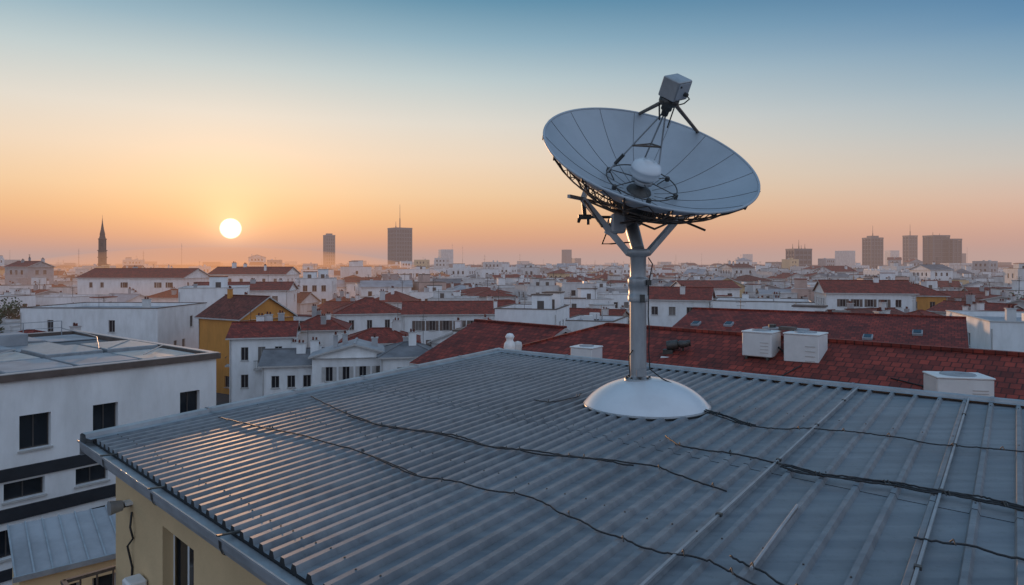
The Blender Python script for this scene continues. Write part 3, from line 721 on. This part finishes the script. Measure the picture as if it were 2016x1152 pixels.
# ---------------------------------------------------------------- random city
random.seed(23)
far=MB(); nfar=0;nnear=0
def free(x,y,r):
    for (a,b,c) in KEEP:
        if (x-a)**2+(y-b)**2<(c+r)**2*.72: return False
    return True
wms=['white']*10+['white2']*7+['grey']*2+['cream','pink','white2','white2']
ga=math.radians(18)
for gi in range(-75,75):
    for gj in range(-8,75):
        cell=10.4
        x=gi*cell*math.cos(ga)-gj*cell*math.sin(ga); y=gi*cell*math.sin(ga)+gj*cell*math.cos(ga)
        x+=random.uniform(-1.6,1.6);y+=random.uniform(-1.6,1.6)
        D=math.hypot(x,y); az=math.degrees(math.atan2(x,y))
        rnd=[random.random() for _ in range(6)]
        if D<58 or D>620 or y<20: continue
        if abs(az)>(46 if D<200 else 41): continue
        if gj%6==0 and rnd[0]<.5: continue
        w=6.5+rnd[1]*5.5; d=6.5+rnd[2]*4.5
        if not free(x,y,w*.4): continue
        nz=noise.noise((x/90,y/90,3.3))
        zw=6.0+3.2*rnd[3]+2.0*nz+(1.0 if D>150 else -0.6)
        if D>230 and rnd[4]<.12: zw+=random.uniform(2,4.5)
        if D>400 and rnd[4]>.985: zw+=random.uniform(6,10)
        rf='flat' if rnd[5]<.60 else ('gable' if rnd[5]<.86 else 'hip')
        ang=ga*(-1 if nz<0 else 1)+random.uniform(-.25,.25)
        if random.random()<.35: ang+=math.pi/2
        wm=random.choice(wms); rm=random.choice(['tile','tile','tile','tile2','deck','deck2'])
        rise=random.uniform(1.0,1.9)
        if D<190:
            lvl=2 if D<120 else 1
            mb=MB(); house(mb,x,y,w,d,ang,zw,rf,rise,wm,rm,lvl,True,balc=.18 if lvl==2 else 0)
            nm={'white':'white_house','white2':'white_house','grey':'grey_house','cream':'cream_house','ochre':'ochre_house','pink':'pink_house'}[wm]
            mb.build(nm); nnear+=1
        else:
            house(far,x,y,w,d,ang,zw,rf,rise,wm,rm,1 if D<300 else 0,True,z0=1.0); nfar+=1
far.build('distant_city_buildings')
print('near',nnear,'far',nfar)
far=MB()
random.seed(31)
cnt=0
while cnt<6000:
    y=random.uniform(590,3800); y=590+(y-590)*random.random()**.7
    x=random.uniform(-.95,.95)*y
    h=random.uniform(7,12.5); w=random.uniform(9,22)
    if random.random()<.03: h=random.uniform(13.5,20);w=random.uniform(8,14)
    if random.random()<.002: h=random.uniform(22,34); w=random.uniform(8,12)
    far.M=Matrix.Translation((x,y,0))@Matrix.Rotation(random.uniform(-.5,.5),4,'Z')
    dd=random.uniform(9,16); m=random.choice(['white','white','white2','white2','grey','cream','pink'])
    if h>13.4: m=random.choice(['grey','tower','white2'])
    far.box(-w/2,w/2,-dd/2,dd/2,0,h,m,False)
    if random.random()<.45 and h<13.4:
        rm=random.choice(['tile','tile2','tile2','deck']); e=.4
        far.poly([(-w/2-e,-dd/2-e,h),(w/2+e,-dd/2-e,h),(w/2+e,0,h+2),(-w/2-e,0,h+2)],rm); far.poly([(w/2+e,dd/2+e,h),(-w/2-e,dd/2+e,h),(-w/2-e,0,h+2),(w/2+e,0,h+2)],rm)
    if random.random()<.12: far.tube((0,0,h),(0,0,h+random.uniform(3,9)),.12,.08,'steel',4)
    cnt+=1
far.M=Matrix.Identity(4)
far.build('distant_city_outskirts')

# ---------------------------------------------------------------- towers
def tower(name,cx,cy,w,d,h,ang,body='towerg',fin='tower',fs=3.4,vs=3.0,masts=(),crown=True,bandw=.9,z0=0):
    mb=MB();mb.M=Matrix.Translation((cx,cy,0))@Matrix.Rotation(math.radians(ang),4,'Z')
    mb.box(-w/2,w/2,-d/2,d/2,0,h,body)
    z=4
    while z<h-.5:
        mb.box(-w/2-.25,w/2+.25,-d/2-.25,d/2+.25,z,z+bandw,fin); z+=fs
    nx=max(2,int(w/vs));ny=max(2,int(d/vs))
    for i in range(nx+1):
        x=-w/2+w*i/nx
        for sy in (-1,1): mb.box(x-.28,x+.28,sy*d/2-.45,sy*d/2+.45,0,h+.2,fin)
    for i in range(ny+1):
        y=-d/2+d*i/ny
        for sx in (-1,1): mb.box(sx*w/2-.45,sx*w/2+.45,y-.28,y+.28,0,h+.2,fin)
    mb.box(-w/2-.5,w/2+.5,-d/2-.5,d/2+.5,h+.2,h+1.4,fin)
    if crown: mb.box(-w*.3,w*.3,-d*.3,d*.3,h+1.4,h+3.0,fin)
    for (x,hh) in masts: 
        mb.tube((x,0,h),(x,0,h+hh),.3,.12,'steel',6); mb.tube((x,0,h),(x,0,h+hh*.45),.5,.4,'steel',6)
    mb.build(name)
tower('concrete_tower',-98.5,600,15,15,45.5,38,masts=((0,22),(-4,7)),crown=False,vs=2.2)
tower('round_top_tower',-187.5,700,9,9,43.5,30,crown=True,vs=2.2)
tower('office_tower',210,500,13.5,10,25,12,masts=((-5,5),(0,8),(5,5),(2,4)),crown=False,bandw=1.3)
tower('office_tower',317,600,12,10,37,14,masts=((0,12),),bandw=.6,crown=True)
tower('office_tower',379,650,9,7,41,12,masts=((0,12),),bandw=.6,crown=False)
tower('glass_office_tower',343,552,14,11,37,8,masts=((-3,4),(3,3)),bandw=.25,crown=False,vs=9)
tower('glass_office_tower',353,546,7,8,34,8,bandw=.25,crown=False,vs=4)
tower('apartment_block',340,520,20,10,14.5,0,body='white2',fin='white2',crown=False)
tower('apartment_block',-150,640,8,8,15,10,fin='grey',crown=False);tower('apartment_block',30,420,7,7,13.5,10,body='white2',fin='white2',crown=False)
for (x,y,h) in ((-300,620,34),(-70,800,40),(-55,760,36),(8,700,26),(-270,500,25),(250,900,30),(470,800,30),(600,900,38),(-420,700,26),(120,600,24),(168,700,25),(-330,520,27),(-20,500,22),(60,640,22),(-210,560,22)):
    mb=MB();mb.tube((x,y,0),(x,y,h),.3,.08,'steel',5)
    for q in (.75,.85,.93): mb.beam((x-.9,y,h*q),(x+.9,y,h*q),.1,.1,'steel')
    mb.build('antenna_mast')
mb=MB();mb.M=Matrix.Translation((-180,300,0))@Matrix.Rotation(.3,4,'Z')
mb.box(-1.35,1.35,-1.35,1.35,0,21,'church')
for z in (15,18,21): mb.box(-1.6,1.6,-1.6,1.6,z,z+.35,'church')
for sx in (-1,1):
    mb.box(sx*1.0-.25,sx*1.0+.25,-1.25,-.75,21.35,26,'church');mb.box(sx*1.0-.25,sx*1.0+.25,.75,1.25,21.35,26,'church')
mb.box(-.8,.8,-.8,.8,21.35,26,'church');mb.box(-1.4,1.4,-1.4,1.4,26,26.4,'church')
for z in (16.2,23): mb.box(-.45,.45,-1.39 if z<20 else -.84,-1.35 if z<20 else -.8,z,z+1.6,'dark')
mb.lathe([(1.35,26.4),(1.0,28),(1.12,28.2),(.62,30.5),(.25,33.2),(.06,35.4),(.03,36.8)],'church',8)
mb.box(-3,3,1.5,14,0,12,'white2')
mb.build('church_tower')

# ---------------------------------------------------------------- trees
def tree(cx,cy,h,r,z0=0,seed=1,n=1500):
    rnd=random.Random(seed);mb=MB();mb.M=Matrix.Translation((cx,cy,z0))
    mb.path([(0,0,0),(.1,0,h*.3),(-.05,.1,h*.55),(.1,0,h*.8)],[.28,.2,.14,.05],'bark',8)
    cl=[]
    for i in range(11):
        t=rnd.uniform(0,6.28);rr=r*rnd.uniform(.35,.85);z=h*rnd.uniform(.42,.95)
        c=Vector((rr*math.cos(t)*(1.15-z/h*.5),rr*math.sin(t)*(1.15-z/h*.5),z)); cl.append((c,r*rnd.uniform(.3,.5)))
        mb.path([(0,0,h*.35),c*.6+Vector((0,0,h*.15)),c],[.1,.06,.02],'bark',5)
    for i in range(n):
        c,q=rnd.choice(cl); v=Vector((rnd.gauss(0,1),rnd.gauss(0,1),rnd.gauss(0,.8))).normalized()*q*rnd.random()**.4
        p=c+v; s=rnd.uniform(.12,.24)
        a=Vector((rnd.gauss(0,1),rnd.gauss(0,1),rnd.gauss(0,1))).normalized();b=a.orthogonal().normalized()
        mb.poly([p-a*s,p-b*s*.6,p+a*s,p+b*s*.6],'leaf' if v.z>-.1 else 'leaf2')  # darker leaf copy paints shade into the underside of each clump
    mb.build('tree')
for i,(x,y,h,r) in enumerate([(-71,92,8.0,3.4),(-76,97,8.6,3.8),(-79,106,9,4),(90,118,10,4)]): tree(x,y,h,r,0,i+3,2200)

# ---------------------------------------------------------------- ground and hills
mb=MB(); S=9000
mb.poly([(-S,-600,0),(S,-600,0),(S,S,0),(-S,S,0)],'ground'); mb.build('ground')
mb=MB()
rows=[]
for yy,f in ((4200,0),(4800,.6),(5600,1.0),(6500,.7),(7600,0)):
    rows.append([(x,yy,-2+f*max(0,16+26*noise.noise((x/1300,yy/2500,0))+9*noise.noise((x/420,yy/700,5)))) for x in range(-8000,8001,160)])
mb.grid(rows,'hill',True); mb.build('hills')

# ---------------------------------------------------------------- haze volumes (emission in place of scattered light)
def haze(name,sg,col):
    m=bpy.data.materials.new(name);m.use_nodes=True;nt=m.node_tree;nt.nodes.clear()
    o=nt.nodes.new('ShaderNodeOutputMaterial');ad=nt.nodes.new('ShaderNodeAddShader');ab=nt.nodes.new('ShaderNodeVolumeAbsorption');em=nt.nodes.new('ShaderNodeEmission')
    ab.inputs['Color'].default_value=(0,0,0,1);ab.inputs['Density'].default_value=sg
    em.inputs['Color'].default_value=(*col,1);em.inputs['Strength'].default_value=sg
    nt.links.new(ab.outputs[0],ad.inputs[0]);nt.links.new(em.outputs[0],ad.inputs[1]);nt.links.new(ad.outputs[0],o.inputs['Volume'])
    M[name]=m
haze('emissive_haze',.00066,(.50,.345,.31))  # self-glowing volume, its colour stands in for light scattered by the air
haze('emissive_sun_glow',.0013,(1.0,.40,.13))  # added orange glow, imitates sunlight scattered over the roofs below the sun
mb=MB();mb.box(-6000,6000,60,8500,-1,75,'emissive_haze');mb.build('emissive_haze',uv=False)
az=math.radians(-22.4);el=math.radians(2.75)
for i,(dist,ra,rb,rc) in enumerate(((560,470,120,24),(360,280,50,15))):
    mb=MB();mb.M=Matrix.Translation((math.sin(az)*dist,math.cos(az)*dist,2))@Matrix.Rotation(-az,4,'Z')
    rows=[]
    for a in range(1,30):
        p=math.pi*a/30
        rows.append([(rb*math.sin(p)*math.cos(2*math.pi*k/48),ra*math.cos(p),rc*math.sin(p)*math.sin(2*math.pi*k/48)) for k in range(48)])
    mb.grid(rows,'emissive_sun_glow',True,True); mb.poly(rows[0],'emissive_sun_glow');mb.poly(rows[-1][::-1],'emissive_sun_glow'); mb.build('emissive_sun_glow',uv=False)

# ---------------------------------------------------------------- sun and sky
sdir=Vector((math.sin(az)*math.cos(el),math.cos(az)*math.cos(el),math.sin(el)))
ld=bpy.data.lights.new('sun','SUN');ld.energy=4.5;ld.angle=math.radians(.6);ld.color=(1,.55,.28)
lo=bpy.data.objects.new('sun',ld);COL.objects.link(lo);lo.rotation_euler=sdir.to_track_quat('Z','Y').to_euler()
w=bpy.data.worlds.new('World');scene.world=w;w.use_nodes=True;nt=w.node_tree;N=nt.nodes;K=nt.links
bg=N['Background'];bg.inputs['Strength'].default_value=1.0
def sr(c): return tuple(((v/255)/12.92 if v/255<=.04045 else ((v/255+.055)/1.055)**2.4) for v in c)+(1,)
tc=N.new('ShaderNodeTexCoord');sp=N.new('ShaderNodeSeparateXYZ');K.new(tc.outputs['Generated'],sp.inputs[0])
def ramp(st):
    r=N.new('ShaderNodeValToRGB');r.color_ramp.interpolation='LINEAR'
    e=r.color_ramp.elements
    e[0].position=st[0][0];e[0].color=sr(st[0][1]);e[1].position=st[-1][0];e[1].color=sr(st[-1][1])
    for p,c in st[1:-1]:
        x=e.new(p);x.color=sr(c)
    K.new(sp.outputs['Z'],r.inputs[0]);return r
near=ramp([(0,(216,130,92)),(.015,(236,142,84)),(.035,(246,162,90)),(.065,(249,190,124)),(.10,(246,209,162)),(.15,(238,219,194)),(.20,(222,220,210)),(.26,(184,204,208)),(.31,(136,176,194)),(.36,(84,144,172)),(.45,(55,118,154)),(.65,(105,148,184)),(1,(140,172,202))])
farr=ramp([(0,(184,144,142)),(.025,(214,160,142)),(.05,(226,180,157)),(.08,(219,194,180)),(.12,(194,200,199)),(.17,(156,186,200)),(.22,(110,160,188)),(.28,(50,124,170)),(.34,(14,98,150)),(.42,(26,96,145)),(.6,(90,136,175)),(1,(140,172,202))])
back=ramp([(0,(172,172,192)),(.1,(188,196,218)),(.3,(184,204,230)),(.6,(176,198,228)),(1,(155,182,214))])
def dot(v,nrm=True):
    d=N.new('ShaderNodeVectorMath');d.operation='DOT_PRODUCT';K.new(tc.outputs['Generated'],d.inputs[0]);d.inputs[1].default_value=v;return d.outputs['Value']
def mapr(s,a,b,c,d,smooth=True):
    m=N.new('ShaderNodeMapRange');m.interpolation_type='SMOOTHSTEP' if smooth else 'LINEAR'
    for i,x in enumerate((a,b,c,d)): m.inputs[i+1].default_value=x
    K.new(s,m.inputs[0]);return m.outputs[0]
sh_=(math.sin(az),math.cos(az),0)
dh=dot(sh_)
f1=mapr(dh,.40,.93,0,1,False)
mx=N.new('ShaderNodeMix');mx.data_type='RGBA';K.new(f1,mx.inputs[0]);K.new(farr.outputs[0],mx.inputs[6]);K.new(near.outputs[0],mx.inputs[7])
f2=mapr(dh,.35,-.35,0,1)
mx2=N.new('ShaderNodeMix');mx2.data_type='RGBA';K.new(f2,mx2.inputs[0]);K.new(mx.outputs[2],mx2.inputs[6]);K.new(back.outputs[0],mx2.inputs[7])
ds=dot(tuple(sdir))
def math_(op,a,b=None):
    m=N.new('ShaderNodeMath');m.operation=op
    for i,x in enumerate((a,b)):
        if x is None: continue
        if isinstance(x,(int,float)): m.inputs[i].default_value=x
        else: K.new(x,m.inputs[i])
    return m.outputs[0]
th=math_('SQRT',math_('MAXIMUM',math_('MULTIPLY',math_('SUBTRACT',1.0,ds),2.0),0.0))
g1=math_('EXPONENT',math_('MULTIPLY',th,-1/math.radians(1.3)))
g2=math_('EXPONENT',math_('MULTIPLY',th,-1/math.radians(5.0)))
disc=mapr(th,math.radians(.84),math.radians(.62),0,1)
def addc(base,fac,col,s):
    v=N.new('ShaderNodeVectorMath');v.operation='SCALE';v.inputs[0].default_value=tuple(c*s for c in col);K.new(fac,v.inputs['Scale'])
    a=N.new('ShaderNodeVectorMath');a.operation='ADD';K.new(base,a.inputs[0]);K.new(v.outputs[0],a.inputs[1]);return a.outputs[0]
o1=addc(mx2.outputs[2],g1,(1,.75,.42),.9)
o1=addc(o1,g2,(1,.52,.20),.20)
o1=addc(o1,disc,(1,.9,.65),5.0)
sky=N.new('ShaderNodeTexSky');sky.sky_type='NISHITA';sky.sun_disc=False;sky.sun_elevation=el;sky.sun_rotation=az;sky.altitude=50;sky.dust_density=2.0
v=N.new('ShaderNodeVectorMath');v.operation='SCALE';K.new(sky.outputs[0],v.inputs[0]);v.inputs['Scale'].default_value=.01
a=N.new('ShaderNodeVectorMath');a.operation='ADD';K.new(o1,a.inputs[0]);K.new(v.outputs[0],a.inputs[1])
K.new(a.outputs[0],bg.inputs['Color'])

# ---------------------------------------------------------------- camera
cd=bpy.data.cameras.new('camera');cd.lens=24;cd.sensor_width=36;cd.shift_y=-56/2016;cd.clip_end=20000;cd.clip_start=.1
co=bpy.data.objects.new('camera',cd);COL.objects.link(co);co.location=(0,0,CZ);co.rotation_euler=(math.radians(90),0,0)
scene.camera=co
scene.view_settings.view_transform='Standard';scene.view_settings.look='None';scene.view_settings.exposure=0
